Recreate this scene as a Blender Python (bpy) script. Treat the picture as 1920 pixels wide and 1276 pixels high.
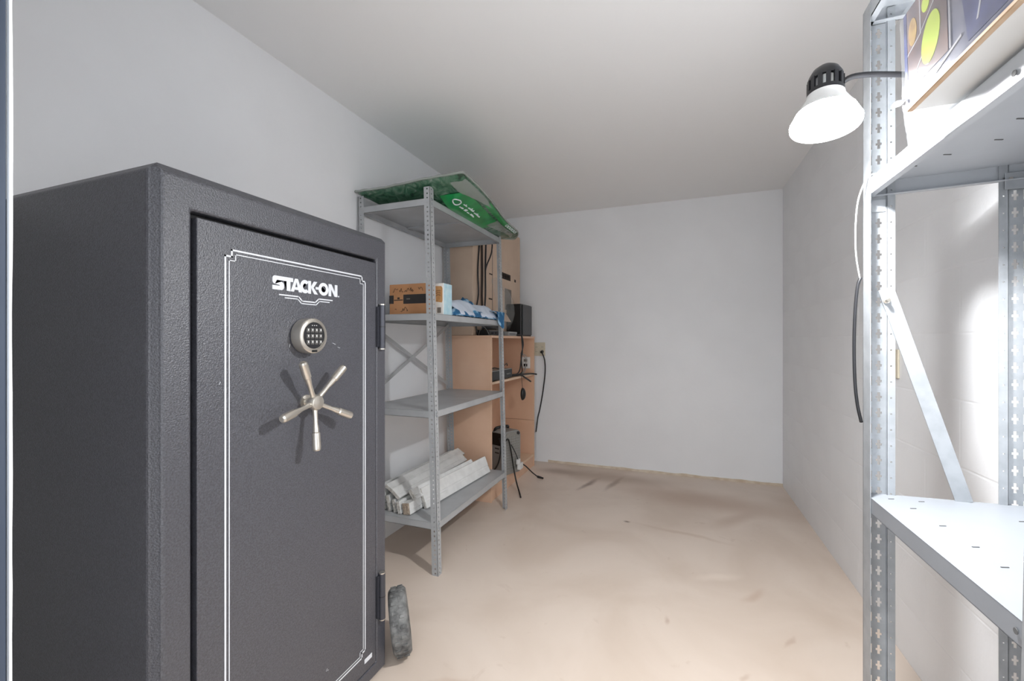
import bpy, bmesh, math, random
from mathutils import Vector, Matrix, noise
random.seed(7)
for o in list(bpy.data.objects): bpy.data.objects.remove(o)
scene = bpy.context.scene
C = scene.collection
R = math.radians

# ------------------------------------------------------------------ camera, world, exposure
cam_d = bpy.data.cameras.new('camera'); cam = bpy.data.objects.new('camera', cam_d); C.objects.link(cam)
cam_d.sensor_width = 36.0; cam_d.lens = 36.0*812.0/1920.0; cam_d.clip_start = 0.02
cam.location = (0, 0, 1.2); cam.rotation_euler = (R(90), 0, math.atan(312/812))
scene.camera = cam
W = bpy.data.worlds.new('world'); scene.world = W; W.use_nodes = True
W.node_tree.nodes['Background'].inputs[0].default_value = (0.90, 0.95, 1.0, 1)
W.node_tree.nodes['Background'].inputs[1].default_value = 1.6
scene.view_settings.view_transform = 'Standard'; scene.view_settings.look = 'None'
scene.view_settings.gamma = 1.0; scene.view_settings.use_curve_mapping = False
scene.view_settings.exposure = 1.02
LAMP = 860.0            # emission strength of the bulb's bright core
XL, XR, YB, ZC = -1.66, 0.801, 4.12, 2.445     # left wall, right wall, back wall, ceiling

# ------------------------------------------------------------------ helpers
def lin(c):
    def g(v):
        v /= 255.0
        return v/12.92 if v <= 0.04045 else ((v+0.055)/1.055)**2.4
    return (g(c[0]), g(c[1]), g(c[2]), 1.0)

def mat(name, col, rough=0.5, metal=0.0, var=None, vscale=6.0, bump=0.0, bscale=80.0, spec=0.5, alpha=1.0, trans=0.0, coat=0.0, detail=4.0):
    m = bpy.data.materials.new(name); m.use_nodes = True
    nt = m.node_tree; b = nt.nodes['Principled BSDF']
    b.inputs['Base Color'].default_value = lin(col)
    b.inputs['Roughness'].default_value = rough; b.inputs['Metallic'].default_value = metal
    b.inputs['Specular IOR Level'].default_value = spec
    b.inputs['Alpha'].default_value = alpha
    b.inputs['Transmission Weight'].default_value = trans
    b.inputs['Coat Weight'].default_value = coat
    tc = nt.nodes.new('ShaderNodeTexCoord')
    if var:
        n = nt.nodes.new('ShaderNodeTexNoise'); n.inputs['Scale'].default_value = vscale; n.inputs['Detail'].default_value = detail
        nt.links.new(tc.outputs['Object'], n.inputs['Vector'])
        r = nt.nodes.new('ShaderNodeValToRGB'); r.color_ramp.elements[0].position = 0.35; r.color_ramp.elements[1].position = 0.65
        r.color_ramp.elements[0].color = lin(var); r.color_ramp.elements[1].color = lin(col)
        nt.links.new(n.outputs['Fac'], r.inputs['Fac']); nt.links.new(r.outputs['Color'], b.inputs['Base Color'])
    if bump:
        n2 = nt.nodes.new('ShaderNodeTexNoise'); n2.inputs['Scale'].default_value = bscale; n2.inputs['Detail'].default_value = 2.0
        nt.links.new(tc.outputs['Object'], n2.inputs['Vector'])
        bp = nt.nodes.new('ShaderNodeBump'); bp.inputs['Strength'].default_value = bump; bp.inputs['Distance'].default_value = 0.002
        nt.links.new(n2.outputs['Fac'], bp.inputs['Height']); nt.links.new(bp.outputs['Normal'], b.inputs['Normal'])
    return m

class MB:
    def __init__(s): s.v = []; s.f = []
    def add(s, vs, fs):
        k = len(s.v); s.v += [tuple(p) for p in vs]; s.f += [tuple(i+k for i in q) for q in fs]; return s
    def box(s, a, b, M=None):
        x0, y0, z0 = a; x1, y1, z1 = b
        vs = [Vector(p) for p in ((x0,y0,z0),(x1,y0,z0),(x1,y1,z0),(x0,y1,z0),(x0,y0,z1),(x1,y0,z1),(x1,y1,z1),(x0,y1,z1))]
        if M: vs = [M @ p for p in vs]
        return s.add(vs, [(0,3,2,1),(4,5,6,7),(0,1,5,4),(1,2,6,5),(2,3,7,6),(3,0,4,7)])
    def prism(s, pts, M, h):            # polygon in local xy, extruded along local z by h
        n = len(pts)
        vs = [M @ Vector((p[0], p[1], 0)) for p in pts] + [M @ Vector((p[0], p[1], h)) for p in pts]
        return s.add(vs, [tuple(reversed(range(n))), tuple(range(n, 2*n))] + [(i, (i+1) % n, n+(i+1) % n, n+i) for i in range(n)])
    def lathe(s, prof, M, n=24, caps=True):   # prof: (r, z)
        vs = []; fs = []
        for r, z in prof:
            for k in range(n):
                a = 2*math.pi*k/n; vs.append(M @ Vector((r*math.cos(a), r*math.sin(a), z)))
        for i in range(len(prof)-1):
            for k in range(n):
                k2 = (k+1) % n; fs.append((i*n+k, i*n+k2, (i+1)*n+k2, (i+1)*n+k))
        if caps:
            fs.append(tuple(reversed(range(n)))); e = (len(prof)-1)*n; fs.append(tuple(range(e, e+n)))
        return s.add(vs, fs)
    def cyl(s, a, b, r, n=16, r2=None):
        a = Vector(a); b = Vector(b); d = b-a
        M = Matrix.Translation(a) @ d.to_track_quat('Z', 'Y').to_matrix().to_4x4()
        return s.lathe([(r, 0), (r if r2 is None else r2, d.length)], M, n)
    def tube(s, pts, r, n=8, sub=6):
        P = [Vector(p) for p in pts]; Q = []
        for i in range(len(P)-1):
            p0 = P[max(i-1, 0)]; p1 = P[i]; p2 = P[i+1]; p3 = P[min(i+2, len(P)-1)]
            for k in range(sub):
                t = k/sub
                Q.append(0.5*((2*p1)+(p2-p0)*t+(2*p0-5*p1+4*p2-p3)*t*t+(3*p1-p0-3*p2+p3)*t**3))
        Q.append(P[-1]); vs = []; fs = []
        up = Vector((0.31, 0.2, 0.93)).normalized()
        for i, q in enumerate(Q):
            t = (Q[min(i+1, len(Q)-1)]-Q[max(i-1, 0)]).normalized()
            a = t.cross(up)
            a = a.normalized() if a.length > 1e-4 else t.orthogonal().normalized()
            b = t.cross(a).normalized()
            for k in range(n):
                w = 2*math.pi*k/n; vs.append(q+r*(math.cos(w)*a+math.sin(w)*b))
        m = len(Q)
        for i in range(m-1):
            for k in range(n):
                k2 = (k+1) % n; fs.append((i*n+k, i*n+k2, (i+1)*n+k2, (i+1)*n+k))
        fs.append(tuple(reversed(range(n)))); fs.append(tuple(range((m-1)*n, m*n)))
        return s.add(vs, fs)
    def grid(s, fn, nu, nv, thick=None):     # fn(u,v)->Vector ; optional solid thickness vector fn
        vs = [fn(i/nu, j/nv) for i in range(nu+1) for j in range(nv+1)]
        w = nv+1
        fs = [(i*w+j, (i+1)*w+j, (i+1)*w+j+1, i*w+j+1) for i in range(nu) for j in range(nv)]
        return s.add(vs, fs)
    def perf(s, O, U, V, N, ub, vb, period, n, holes, th, warp=None):
        # a perforated metal strip: columns ub, row breaks vb inside each period, cells listed in holes left open
        O, U, V, N = Vector(O), Vector(U), Vector(V), Vector(N)
        rows = [k*period+v for k in range(n) for v in vb[:-1]] + [n*period]
        nr = len(vb)-1; nc = len(ub)-1; NR = len(rows)-1
        solid = lambda i, j: 0 <= i < nc and 0 <= j < NR and (i, j % nr) not in holes
        idx = {}; vs = []; fs = []
        def vid(i, j, k):
            key = (i, j, k)
            if key not in idx:
                p = O+U*ub[i]+V*rows[j]+N*(th*k); idx[key] = len(vs); vs.append(warp(p) if warp else p)
            return idx[key]
        for i in range(nc):
            for j in range(NR):
                if not solid(i, j): continue
                fs.append((vid(i,j,0), vid(i,j+1,0), vid(i+1,j+1,0), vid(i+1,j,0)))
                fs.append((vid(i,j,1), vid(i+1,j,1), vid(i+1,j+1,1), vid(i,j+1,1)))
                if not solid(i-1, j): fs.append((vid(i,j,0), vid(i,j,1), vid(i,j+1,1), vid(i,j+1,0)))
                if not solid(i+1, j): fs.append((vid(i+1,j,0), vid(i+1,j+1,0), vid(i+1,j+1,1), vid(i+1,j,1)))
                if not solid(i, j-1): fs.append((vid(i,j,0), vid(i+1,j,0), vid(i+1,j,1), vid(i,j,1)))
                if not solid(i, j+1): fs.append((vid(i,j+1,0), vid(i,j+1,1), vid(i+1,j+1,1), vid(i+1,j+1,0)))
        return s.add(vs, fs)
    def mesh(s, name, smooth=False):
        me = bpy.data.meshes.new(name); me.from_pydata(s.v, [], s.f); me.update()
        bm = bmesh.new(); bm.from_mesh(me); bmesh.ops.recalc_face_normals(bm, faces=bm.faces); bm.to_mesh(me); bm.free()
        if smooth:
            for p in me.polygons: p.use_smooth = True
        return me

def obj(name, mb, m, parent=None, smooth=False, bevel=0.0, seg=2, auto=None):
    me = mb if isinstance(mb, bpy.types.Mesh) else mb.mesh(name, smooth)
    o = bpy.data.objects.new(name, me); C.objects.link(o)
    if not me.materials: me.materials.append(m)
    if parent is not None:
        o.parent = parent; o.matrix_parent_inverse = parent_world(parent).inverted()
    if bevel:
        b = o.modifiers.new('bevel', 'BEVEL'); b.width = bevel; b.segments = seg; b.limit_method = 'ANGLE'; b.angle_limit = R(40)
    if auto:
        for p in me.polygons: p.use_smooth = True
        me.set_sharp_from_angle(angle=R(auto))
    return o
def parent_world(p):
    M = p.matrix_basis.copy()
    if p.parent is not None: M = parent_world(p.parent) @ p.matrix_parent_inverse @ M
    return M
def tag(o, label, cat, group=None):
    o['label'] = label; o['category'] = cat
    if group: o['group'] = group
    return o
def thing(name, label, cat, loc=(0, 0, 0), group=None):
    o = bpy.data.objects.new(name, None); o.empty_display_size = 0.05; C.objects.link(o); o.location = loc
    return tag(o, label, cat, group)
def struct(name, mb, m, parent=None, **k):
    o = obj(name, mb, m, parent, **k)
    if parent is None: o['kind'] = 'structure'
    return o
def plab(o, label): o['label'] = label; return o
def text_mb(body, size, M, extrude=0.0006, offset=0.0, sx=1.0, spacing=1.0):
    cu = bpy.data.curves.new('t', 'FONT'); cu.body = body; cu.size = size; cu.extrude = extrude; cu.offset = offset
    cu.align_x = 'CENTER'; cu.align_y = 'CENTER'; cu.resolution_u = 3; cu.space_character = spacing
    t = bpy.data.objects.new('t', cu); C.objects.link(t)
    dg = bpy.context.evaluated_depsgraph_get(); dg.update()
    me = bpy.data.meshes.new_from_object(t.evaluated_get(dg))
    bpy.data.objects.remove(t); bpy.data.curves.remove(cu)
    mb = MB(); mb.add([M @ Vector((v.co.x*sx, v.co.y, v.co.z)) for v in me.vertices], [tuple(p.vertices) for p in me.polygons])
    bpy.data.meshes.remove(me); return mb
def faceX(x, y, z):   # local x->+Y, local y->+Z, local z->+X
    return Matrix(((0,0,1,x),(1,0,0,y),(0,1,0,z),(0,0,0,1)))
def faceY(x, y, z):   # panel that faces the camera (-Y): local x->+X, y->+Z, z->-Y
    return Matrix(((1,0,0,x),(0,0,-1,y),(0,1,0,z),(0,0,0,1)))
def fbm(p, o=3): return noise.fractal(Vector(p), 1.0, 2.0, o)

# ------------------------------------------------------------------ materials
M = {}
M['wall'] = mat('white_wall_paint', (243, 244, 246), 0.42, var=(239, 240, 242), vscale=2.2, bump=0.25, bscale=45)
M['ceil'] = mat('white_ceiling_paint', (246, 246, 246), 0.75, bump=0.15, bscale=60)
M['block'] = mat('painted_block', (242, 243, 245), 0.45, var=(238, 239, 241), vscale=4, bump=0.3, bscale=70)
M['floor'] = mat('painted_concrete', (214, 190, 170), 0.5)
M['caulk'] = mat('white_caulk', (232, 232, 228), 0.6)
M['basepaint'] = mat('cream_edge_paint', (226, 214, 196), 0.6, var=(204, 186, 164), vscale=14)
M['jamb'] = mat('dark_blue_grey_metal', (70, 78, 92), 0.35, metal=0.3)
M['jamb2'] = mat('silver_edge', (176, 182, 190), 0.3, metal=0.7)
M['safe'] = mat('dark_powder_coat', (78, 79, 86), 0.40, var=(58, 58, 64), vscale=260, spec=0.9, bump=0.65, bscale=300, detail=2)
M['gap_shade'] = mat('black_gap', (6, 6, 7), 0.7)
M['print'] = mat('white_print', (222, 224, 228), 0.55)
M['nickel'] = mat('satin_nickel', (214, 208, 198), 0.28, metal=0.9)
M['gunmetal'] = mat('dark_satin_metal', (74, 75, 82), 0.35, metal=0.5)
M['black'] = mat('black_plastic', (14, 14, 15), 0.4)
M['black2'] = mat('charcoal_plastic', (34, 34, 37), 0.35)
M['key'] = mat('grey_key', (86, 84, 81), 0.4)
M['galv'] = mat('galvanised_steel', (176, 180, 184), 0.42, metal=0.35, var=(164, 168, 172), vscale=30)
M['rackgrey'] = mat('grey_enamel_steel', (182, 184, 186), 0.42, metal=0.1, var=(172, 174, 176), vscale=9)
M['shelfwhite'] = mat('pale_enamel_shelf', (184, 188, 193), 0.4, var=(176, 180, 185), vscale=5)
M['shelflow'] = mat('darkened_enamel_shelf', (146, 150, 156), 0.4, var=(140, 144, 150), vscale=5)  # same shelf enamel, colour darkened to offset the lamp's strong light
M['slot'] = mat('dark_slot', (96, 96, 96), 0.8)
M['card'] = mat('brown_cardboard', (206, 152, 108), 0.8, var=(194, 140, 97), vscale=7)
M['tvcard'] = mat('pale_cardboard', (214, 190, 168), 0.8, var=(206, 181, 159), vscale=5)
M['ink'] = mat('dark_ink', (64, 52, 46), 0.8)
M['tape'] = mat('black_tape', (44, 40, 40), 0.4)
M['greyprint'] = mat('grey_print', (128, 120, 112), 0.8)
M['lam'] = mat('peach_laminate', (226, 188, 160), 0.5, var=(220, 180, 151), vscale=5)
M['lamedge'] = mat('laminate_edge', (230, 200, 172), 0.5)
M['white'] = mat('white_plastic', (226, 226, 224), 0.45)
M['board'] = mat('white_vinyl_board', (232, 232, 230), 0.5, var=(222, 222, 220), vscale=20, bump=0.3, bscale=90)
M['boardend'] = mat('rough_board_end', (206, 203, 197), 0.9, var=(176, 172, 166), vscale=60, bump=1.0, bscale=150)
M['tanend'] = mat('tan_wood_end', (190, 174, 156), 0.9, var=(164, 148, 132), vscale=60, bump=0.8, bscale=120)
M['beige'] = mat('beige_plate', (216, 206, 184), 0.45)
M['heater'] = mat('grey_heater_plastic', (146, 144, 140), 0.45)
M['grille'] = mat('grey_grille', (160, 157, 150), 0.5, bump=1.0, bscale=260, var=(130, 128, 122), vscale=240)
M['tyre'] = mat('worn_grey_tyre', (132, 132, 130), 0.7, var=(78, 78, 78), vscale=34, bump=1.0, bscale=60)
M['red'] = mat('dull_red_paint', (120, 44, 38), 0.5)
M['silver'] = mat('silver_plastic', (156, 156, 154), 0.4, metal=0.2)
M['clothwhite'] = mat('white_cloth', (214, 222, 236), 0.9, bump=0.5, bscale=200)
M['film'] = mat('clear_film', (226, 230, 230), 0.2, alpha=0.16, coat=0.3)
M['whitefilm'] = mat('white_film', (238, 240, 242), 0.3, alpha=0.88)
M['cordwhite'] = mat('white_cord', (226, 226, 222), 0.5)
M['cartonwhite'] = mat('white_card', (236, 234, 228), 0.6)
M['cartonblue'] = mat('pale_blue_print', (176, 216, 230), 0.55, var=(206, 232, 240), vscale=26)
M['tan'] = mat('tan_print', (202, 156, 104), 0.6, var=(186, 138, 88), vscale=60)

def cloth_blue():
    m = bpy.data.materials.new('blue_white_cloth'); m.use_nodes = True; nt = m.node_tree; b = nt.nodes['Principled BSDF']
    b.inputs['Roughness'].default_value = 0.9
    tc = nt.nodes.new('ShaderNodeTexCoord'); w = nt.nodes.new('ShaderNodeTexWave'); w.inputs['Scale'].default_value = 9
    w.inputs['Distortion'].default_value = 5; w.inputs['Detail'].default_value = 2; w.inputs['Detail Scale'].default_value = 2
    nt.links.new(tc.outputs['Object'], w.inputs['Vector'])
    r = nt.nodes.new('ShaderNodeValToRGB'); e = r.color_ramp.elements
    e[0].position = 0.25; e[0].color = lin((44, 98, 140)); e[1].position = 0.9; e[1].color = lin((164, 196, 222))
    x = e.new(0.65); x.color = lin((84, 142, 182))
    nt.links.new(w.outputs['Fac'], r.inputs['Fac']); nt.links.new(r.outputs['Color'], b.inputs['Base Color'])
    return m
M['clothblue'] = cloth_blue()
def green_bag():
    m = bpy.data.materials.new('green_bag_in_film'); m.use_nodes = True; nt = m.node_tree; b = nt.nodes['Principled BSDF']
    b.inputs['Roughness'].default_value = 0.28; b.inputs['Coat Weight'].default_value = 0.5
    tc = nt.nodes.new('ShaderNodeTexCoord'); n = nt.nodes.new('ShaderNodeTexNoise'); n.inputs['Scale'].default_value = 19
    n.inputs['Detail'].default_value = 6; n.inputs['Distortion'].default_value = 1.6
    nt.links.new(tc.outputs['Object'], n.inputs['Vector'])
    r = nt.nodes.new('ShaderNodeValToRGB'); e = r.color_ramp.elements
    e[0].position = 0.3; e[0].color = lin((34, 62, 48)); e[1].position = 0.78; e[1].color = lin((158, 168, 158))
    x = e.new(0.45); x.color = lin((58, 104, 78)); x = e.new(0.62); x.color = lin((96, 126, 106))
    nt.links.new(n.outputs['Fac'], r.inputs['Fac']); nt.links.new(r.outputs['Color'], b.inputs['Base Color'])
    bp = nt.nodes.new('ShaderNodeBump'); bp.inputs['Strength'].default_value = 0.7; bp.inputs['Distance'].default_value = 0.012
    nt.links.new(n.outputs['Fac'], bp.inputs['Height']); nt.links.new(bp.outputs['Normal'], b.inputs['Normal'])
    return m
M['bag'] = green_bag()
M['brightgreen'] = mat('bright_green_print', (24, 150, 74), 0.3, var=(18, 124, 60), vscale=14, coat=0.4)
M['rimfilm'] = mat('grey_film_rim', (176, 182, 176), 0.25, alpha=0.55, coat=0.5)
M['artbase'] = mat('printed_box_art', (48, 54, 84), 0.3, var=(98, 98, 112), vscale=18, coat=0.6, bump=0.4, bscale=24)
M['artblue'] = mat('deep_blue_art', (22, 26, 70), 0.28, var=(56, 62, 106), vscale=24, coat=0.6)
M['artbrown'] = mat('brown_art', (108, 86, 80), 0.3, var=(72, 62, 68), vscale=14, coat=0.5)
M['artgreen'] = mat('lime_art', (166, 182, 66), 0.3, coat=0.5)
M['sleeve'] = mat('crinkled_clear_sleeve', (226, 230, 236), 0.10, alpha=0.10, coat=0.9, bump=1.0, bscale=36)
M['artgold'] = mat('gold_art', (160, 134, 80), 0.35, var=(124, 96, 60), vscale=40, coat=0.4)
M['lineglint'] = mat('pale_line_and_glint', (150, 148, 152), 0.35)
M['boxwhite'] = mat('white_box_board', (228, 228, 226), 0.7)
M['kraft'] = mat('kraft_edge', (206, 182, 156), 0.8, var=(190, 160, 130), vscale=20)

def floor_nodes():
    m = M['floor']; nt = m.node_tree; b = nt.nodes['Principled BSDF']
    tc = nt.nodes.new('ShaderNodeTexCoord')
    def N(t, **k):
        n = nt.nodes.new(t)
        for a, v in k.items(): n.inputs[a].default_value = v
        return n
    n1 = N('ShaderNodeTexNoise', Scale=1.7, Detail=6.0, Distortion=0.6); n2 = N('ShaderNodeTexNoise', Scale=9.0, Detail=5.0, Distortion=1.0)
    for n in (n1, n2): nt.links.new(tc.outputs['Object'], n.inputs['Vector'])
    r1 = nt.nodes.new('ShaderNodeValToRGB'); e = r1.color_ramp.elements
    e[0].position = 0.32; e[0].color = lin((212, 194, 178)); e[1].position = 0.6; e[1].color = lin((225, 209, 195))
    nt.links.new(n1.outputs['Fac'], r1.inputs['Fac'])
    r2 = nt.nodes.new('ShaderNodeValToRGB'); e = r2.color_ramp.elements
    e[0].position = 0.66; e[0].color = (0, 0, 0, 1); e[1].position = 0.8; e[1].color = (0.35, 0.35, 0.35, 1)
    nt.links.new(n2.outputs['Fac'], r2.inputs['Fac'])
    cur = nt.nodes.new('ShaderNodeMixRGB'); cur.inputs[2].default_value = lin((178, 152, 132))
    nt.links.new(r2.outputs['Color'], cur.inputs[0]); nt.links.new(r1.outputs['Color'], cur.inputs[1])
    out = cur.outputs[0]
    # worn marks with a shape of their own: (x, y, rx, ry, rotation, colour, strength)
    marks = [(-0.70, 3.62, 0.030, 0.20, 18, (124, 98, 80), .75), (-0.50, 3.72, 0.030, 0.22, 14, (124, 98, 80), .65),
             (-1.02, 3.86, 0.22, 0.10, 0, (146, 120, 100), .55), (0.15, 3.55, 0.7, 0.22, 8, (186, 160, 140), .7), (-0.55, 3.85, 0.6, 0.16, 0, (170, 144, 122), .6),
             (-0.32, 2.95, 0.022, 0.02, 0, (120, 96, 80), .8), (0.36, 3.25, 0.07, 0.25, 40, (186, 160, 140), .5),
             (0.18, 2.42, 0.13, 0.035, -25, (232, 216, 202), .8), (0.33, 2.30, 0.10, 0.03, -50, (196, 170, 150), .6),
             (-0.05, 1.98, 0.012, 0.03, 0, (186, 160, 142), .6), (0.22, 1.72, 0.012, 0.035, 20, (190, 166, 148), .5), (0.42, 2.0, 0.012, 0.06, 30, (190, 166, 148), .6),
             (-0.72, 1.35, 0.02, 0.10, 70, (200, 176, 158), .6), (0.02, 2.9, 0.3, 0.025, 10, (196, 172, 152), .5)]
    sep = nt.nodes.new('ShaderNodeVectorMath'); sep.operation = 'SCALE'; sep.inputs['Scale'].default_value = 0.07
    n3 = N('ShaderNodeTexNoise', Scale=6.0, Detail=4.0); nt.links.new(tc.outputs['Object'], n3.inputs['Vector'])
    nt.links.new(n3.outputs['Color'], sep.inputs[0])
    for x, y, rx, ry, rot, col, st in marks:
        ad = nt.nodes.new('ShaderNodeVectorMath'); ad.operation = 'ADD'
        nt.links.new(tc.outputs['Object'], ad.inputs[0]); nt.links.new(sep.outputs[0], ad.inputs[1])
        mp = nt.nodes.new('ShaderNodeMapping'); mp.vector_type = 'TEXTURE'
        mp.inputs['Location'].default_value = (x+.035, y+.035, 0.035); mp.inputs['Rotation'].default_value = (0, 0, R(-rot)); mp.inputs['Scale'].default_value = (rx, ry, 10)
        nt.links.new(ad.outputs[0], mp.inputs['Vector'])
        ln = nt.nodes.new('ShaderNodeVectorMath'); ln.operation = 'LENGTH'; nt.links.new(mp.outputs[0], ln.inputs[0])
        mr = nt.nodes.new('ShaderNodeMapRange'); mr.interpolation_type = 'SMOOTHSTEP'
        for q, v in ((1, 1.3), (2, 0.1), (3, 0.0), (4, st)): mr.inputs[q].default_value = v
        nt.links.new(ln.outputs['Value'], mr.inputs[0])
        mx = nt.nodes.new('ShaderNodeMixRGB'); mx.inputs[2].default_value = lin(col)
        nt.links.new(mr.outputs[0], mx.inputs[0]); nt.links.new(out, mx.inputs[1]); out = mx.outputs[0]
    nt.links.new(out, b.inputs['Base Color'])
    bp = nt.nodes.new('ShaderNodeBump'); bp.inputs['Strength'].default_value = 0.12; bp.inputs['Distance'].default_value = 0.004
    nt.links.new(n2.outputs['Fac'], bp.inputs['Height']); nt.links.new(bp.outputs['Normal'], b.inputs['Normal'])
floor_nodes()

# ------------------------------------------------------------------ room shell
struct('floor', MB().box((XL-.1, -1.2, -.1), (XR+.1, YB+.1, 0)), M['floor'])
struct('ceiling', MB().box((XL-.1, .12, ZC), (XR+.1, YB+.1, ZC+.1)), M['ceil'])
struct('wall_left', MB().box((XL-.1, .12, 0), (XL, YB+.1, ZC)), M['wall'])
struct('wall_back', MB().box((XL, YB, 0), (XR, YB+.1, ZC)), M['wall'])
wr = struct('wall_right', MB().box((XR+.0007, .12, 0), (XR+.1, YB+.1, ZC)), M['block'])
JX0, JX1 = -0.69, 0.26
wf = MB().box((XL, .12, 0), (JX0-.012, .246, ZC)).box((JX1+.012, .12, 0), (XR, .246, ZC)).box((JX0-.012, .12, 2.05), (JX1+.012, .246, ZC))
struct('wall_front', wf, M['wall'])
# right wall: painted concrete blocks in running bond
bl = {}
def blockmesh(L):
    k = round(L, 3)
    if k not in bl:
        g = 0.0; e = 0.005
        y0, y1, z0, z1 = g, L-g, g, 0.20375-g
        mb = MB().add([(0.0008, y0, z0), (0.0008, y1, z0), (0.0008, y1, z1), (0.0008, y0, z1), (0, y0+e, z0+e), (0, y1-e, z0+e), (0, y1-e, z1-e), (0, y0+e, z1-e)],
                      [(4, 7, 6, 5), (0, 4, 5, 1), (1, 5, 6, 2), (2, 6, 7, 3), (3, 7, 4, 0), (0, 1, 2, 3)])
        bl[k] = mb.mesh('block'); bl[k].materials.append(M['block'])
    return bl[k]
for row in range(12):
    y = YB; first = True
    while y > 0.25:
        L = 0.2 if (first and row % 2) else 0.4
        L = min(L, y-0.246)
        if L > 0.02:
            o = bpy.data.objects.new('block', blockmesh(L)); C.objects.link(o); o.location = (XR, y-L, row*0.20375); o.parent = wr
        y -= L; first = False
# cream paint edge along the back wall
b = MB()
n = 60
for i in range(n):
    x0 = -1.2+(XR+1.2)*i/n; x1 = -1.2+(XR+1.2)*(i+1)/n
    h0 = .022+.006*fbm((x0*7, 0, 0)); h1 = .022+.006*fbm((x1*7, 0, 0))
    b.add([(x0, YB-.004, 0), (x1, YB-.004, 0), (x1, YB-.004, h1), (x0, YB-.004, h0), (x0, YB, 0), (x1, YB, 0), (x1, YB, h1), (x0, YB, h0)],
          [(0, 1, 2, 3), (3, 2, 6, 7), (0, 3, 7, 4), (1, 5, 6, 2), (0, 4, 5, 1), (4, 7, 6, 5)])
struct('baseboard_back', b, M['basepaint'])
# door frame at the left edge of the picture and its caulk bead
jf = struct('door_1', MB().box((JX0-.012, .06, 0), (JX0, .2455, 2.05)).box((JX1, .06, 0), (JX1+.012, .2425, 2.05)).box((JX0-.012, .06, 2.05), (JX1+.012, .2425, 2.062)), M['jamb'], bevel=.002)
obj('frame_edge', MB().box((JX0-.001, .2455, 0), (JX0+.001, .247, 2.06)), M['jamb2'], jf)
cb = MB(); zs = [i*0.03 for i in range(70)]
for z0 in zs:
    w = lambda z: .0027+.0012*fbm((z*6, 1.3, 0))+(.0022 if z > 2.0 else 0)
    a0, a1 = w(z0), w(z0+.03)
    cb.add([(JX0-.004, .247, z0), (JX0+.001, .247, z0), (JX0+.001, .247+a0, z0), (JX0-.004, .247+a0, z0),
            (JX0-.004, .247, z0+.03), (JX0+.001, .247, z0+.03), (JX0+.001, .247+a1, z0+.03), (JX0-.004, .247+a1, z0+.03)],
           [(0, 1, 5, 4), (1, 2, 6, 5), (2, 3, 7, 6), (3, 0, 4, 7)])
obj('caulk', cb, M['caulk'], jf)

# ------------------------------------------------------------------ safe
SX, SY0, SY1, SZ = -1.0, 0.560, 1.33, 1.574
safe = thing('gun_safe', 'tall dark grey safe with a five-spoke handle and round keypad', 'safe', (-1.3, .94, 0))
bm = bmesh.new()
bmesh.ops.create_cube(bm, size=1.0)
for v in bm.verts:
    v.co = Vector((SX if v.co.x > 0 else -1.605, SY1 if v.co.y > 0 else SY0, SZ if v.co.z > 0 else 0.0))
bmesh.ops.bevel(bm, geom=list(bm.edges), offset=0.018, segments=1, profile=0.5, affect='EDGES')
bm.faces.ensure_lookup_table()
ff = max((q for q in bm.faces if q.normal.x > 0.99), key=lambda q: q.calc_area())
ring = list(ff.verts); bmesh.ops.delete(bm, geom=[ff], context='FACES_ONLY')
DY0, DY1, DZ0, DZ1 = 0.637, 1.262, 0.06, 1.486
def near(y, z): return min(ring, key=lambda v: (v.co.y-y)**2+(v.co.z-z)**2)
crn = [(0, 0), (9, 0), (9, 9), (0, 9)]
o4 = [near(y, z) for y, z in crn]
hole = [bm.verts.new((SX, y, z)) for y, z in ((DY0, DZ0), (DY1, DZ0), (DY1, DZ1), (DY0, DZ1))]
deep = [bm.verts.new((SX-.035, v.co.y, v.co.z)) for v in hole]
for i in range(4):
    j = (i+1) % 4
    bm.faces.new((o4[i], o4[j], hole[j], hole[i])); bm.faces.new((hole[i], hole[j], deep[j], deep[i]))
bm.faces.new(deep)
bmesh.ops.recalc_face_normals(bm, faces=bm.faces)
me = bpy.data.meshes.new('body'); bm.to_mesh(me); bm.free()
obj('body', me, M['safe'], safe, bevel=.006, seg=3)
obj('door_gap_shade', MB().box((SX-.034, DY0+.0005, DZ0+.0005), (SX-.026, DY1-.0005, DZ1-.0005)), M['gap_shade'], safe)  # black liner that paints the shade inside the door gap
door = obj('door', MB().box((SX-.026, DY0+.0115, DZ0+.004), (SX-.0008, DY1-.003, DZ1-.0115)), M['safe'], safe, bevel=.002)
FX = SX-.0008
def stripe(inset, w, parent):
    y0, y1, z0, z1 = 0.713+inset, 1.203-inset, 0.125+inset, 1.417-inset
    k = 0.016
    P = [(y0, z0+k), (y0, z1-k), (y0+k, z1-k), (y0+k, z1), (y1-k, z1), (y1-k, z1-k), (y1, z1-k), (y1, z0+k), (y1-k, z0+k), (y1-k, z0), (y0+k, z0), (y0+k, z0+k)]
    mb = MB()
    for i in range(len(P)):
        (a, b_), (c, d) = P[i], P[(i+1) % len(P)]
        mb.box((FX, min(a, c)-w/2, min(b_, d)-w/2), (FX+.0007, max(a, c)+w/2, max(b_, d)+w/2))
    return obj('pinstripe', mb, M['print'], parent)
stripe(0, .0042, door); stripe(.0095, .0022, door)
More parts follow.
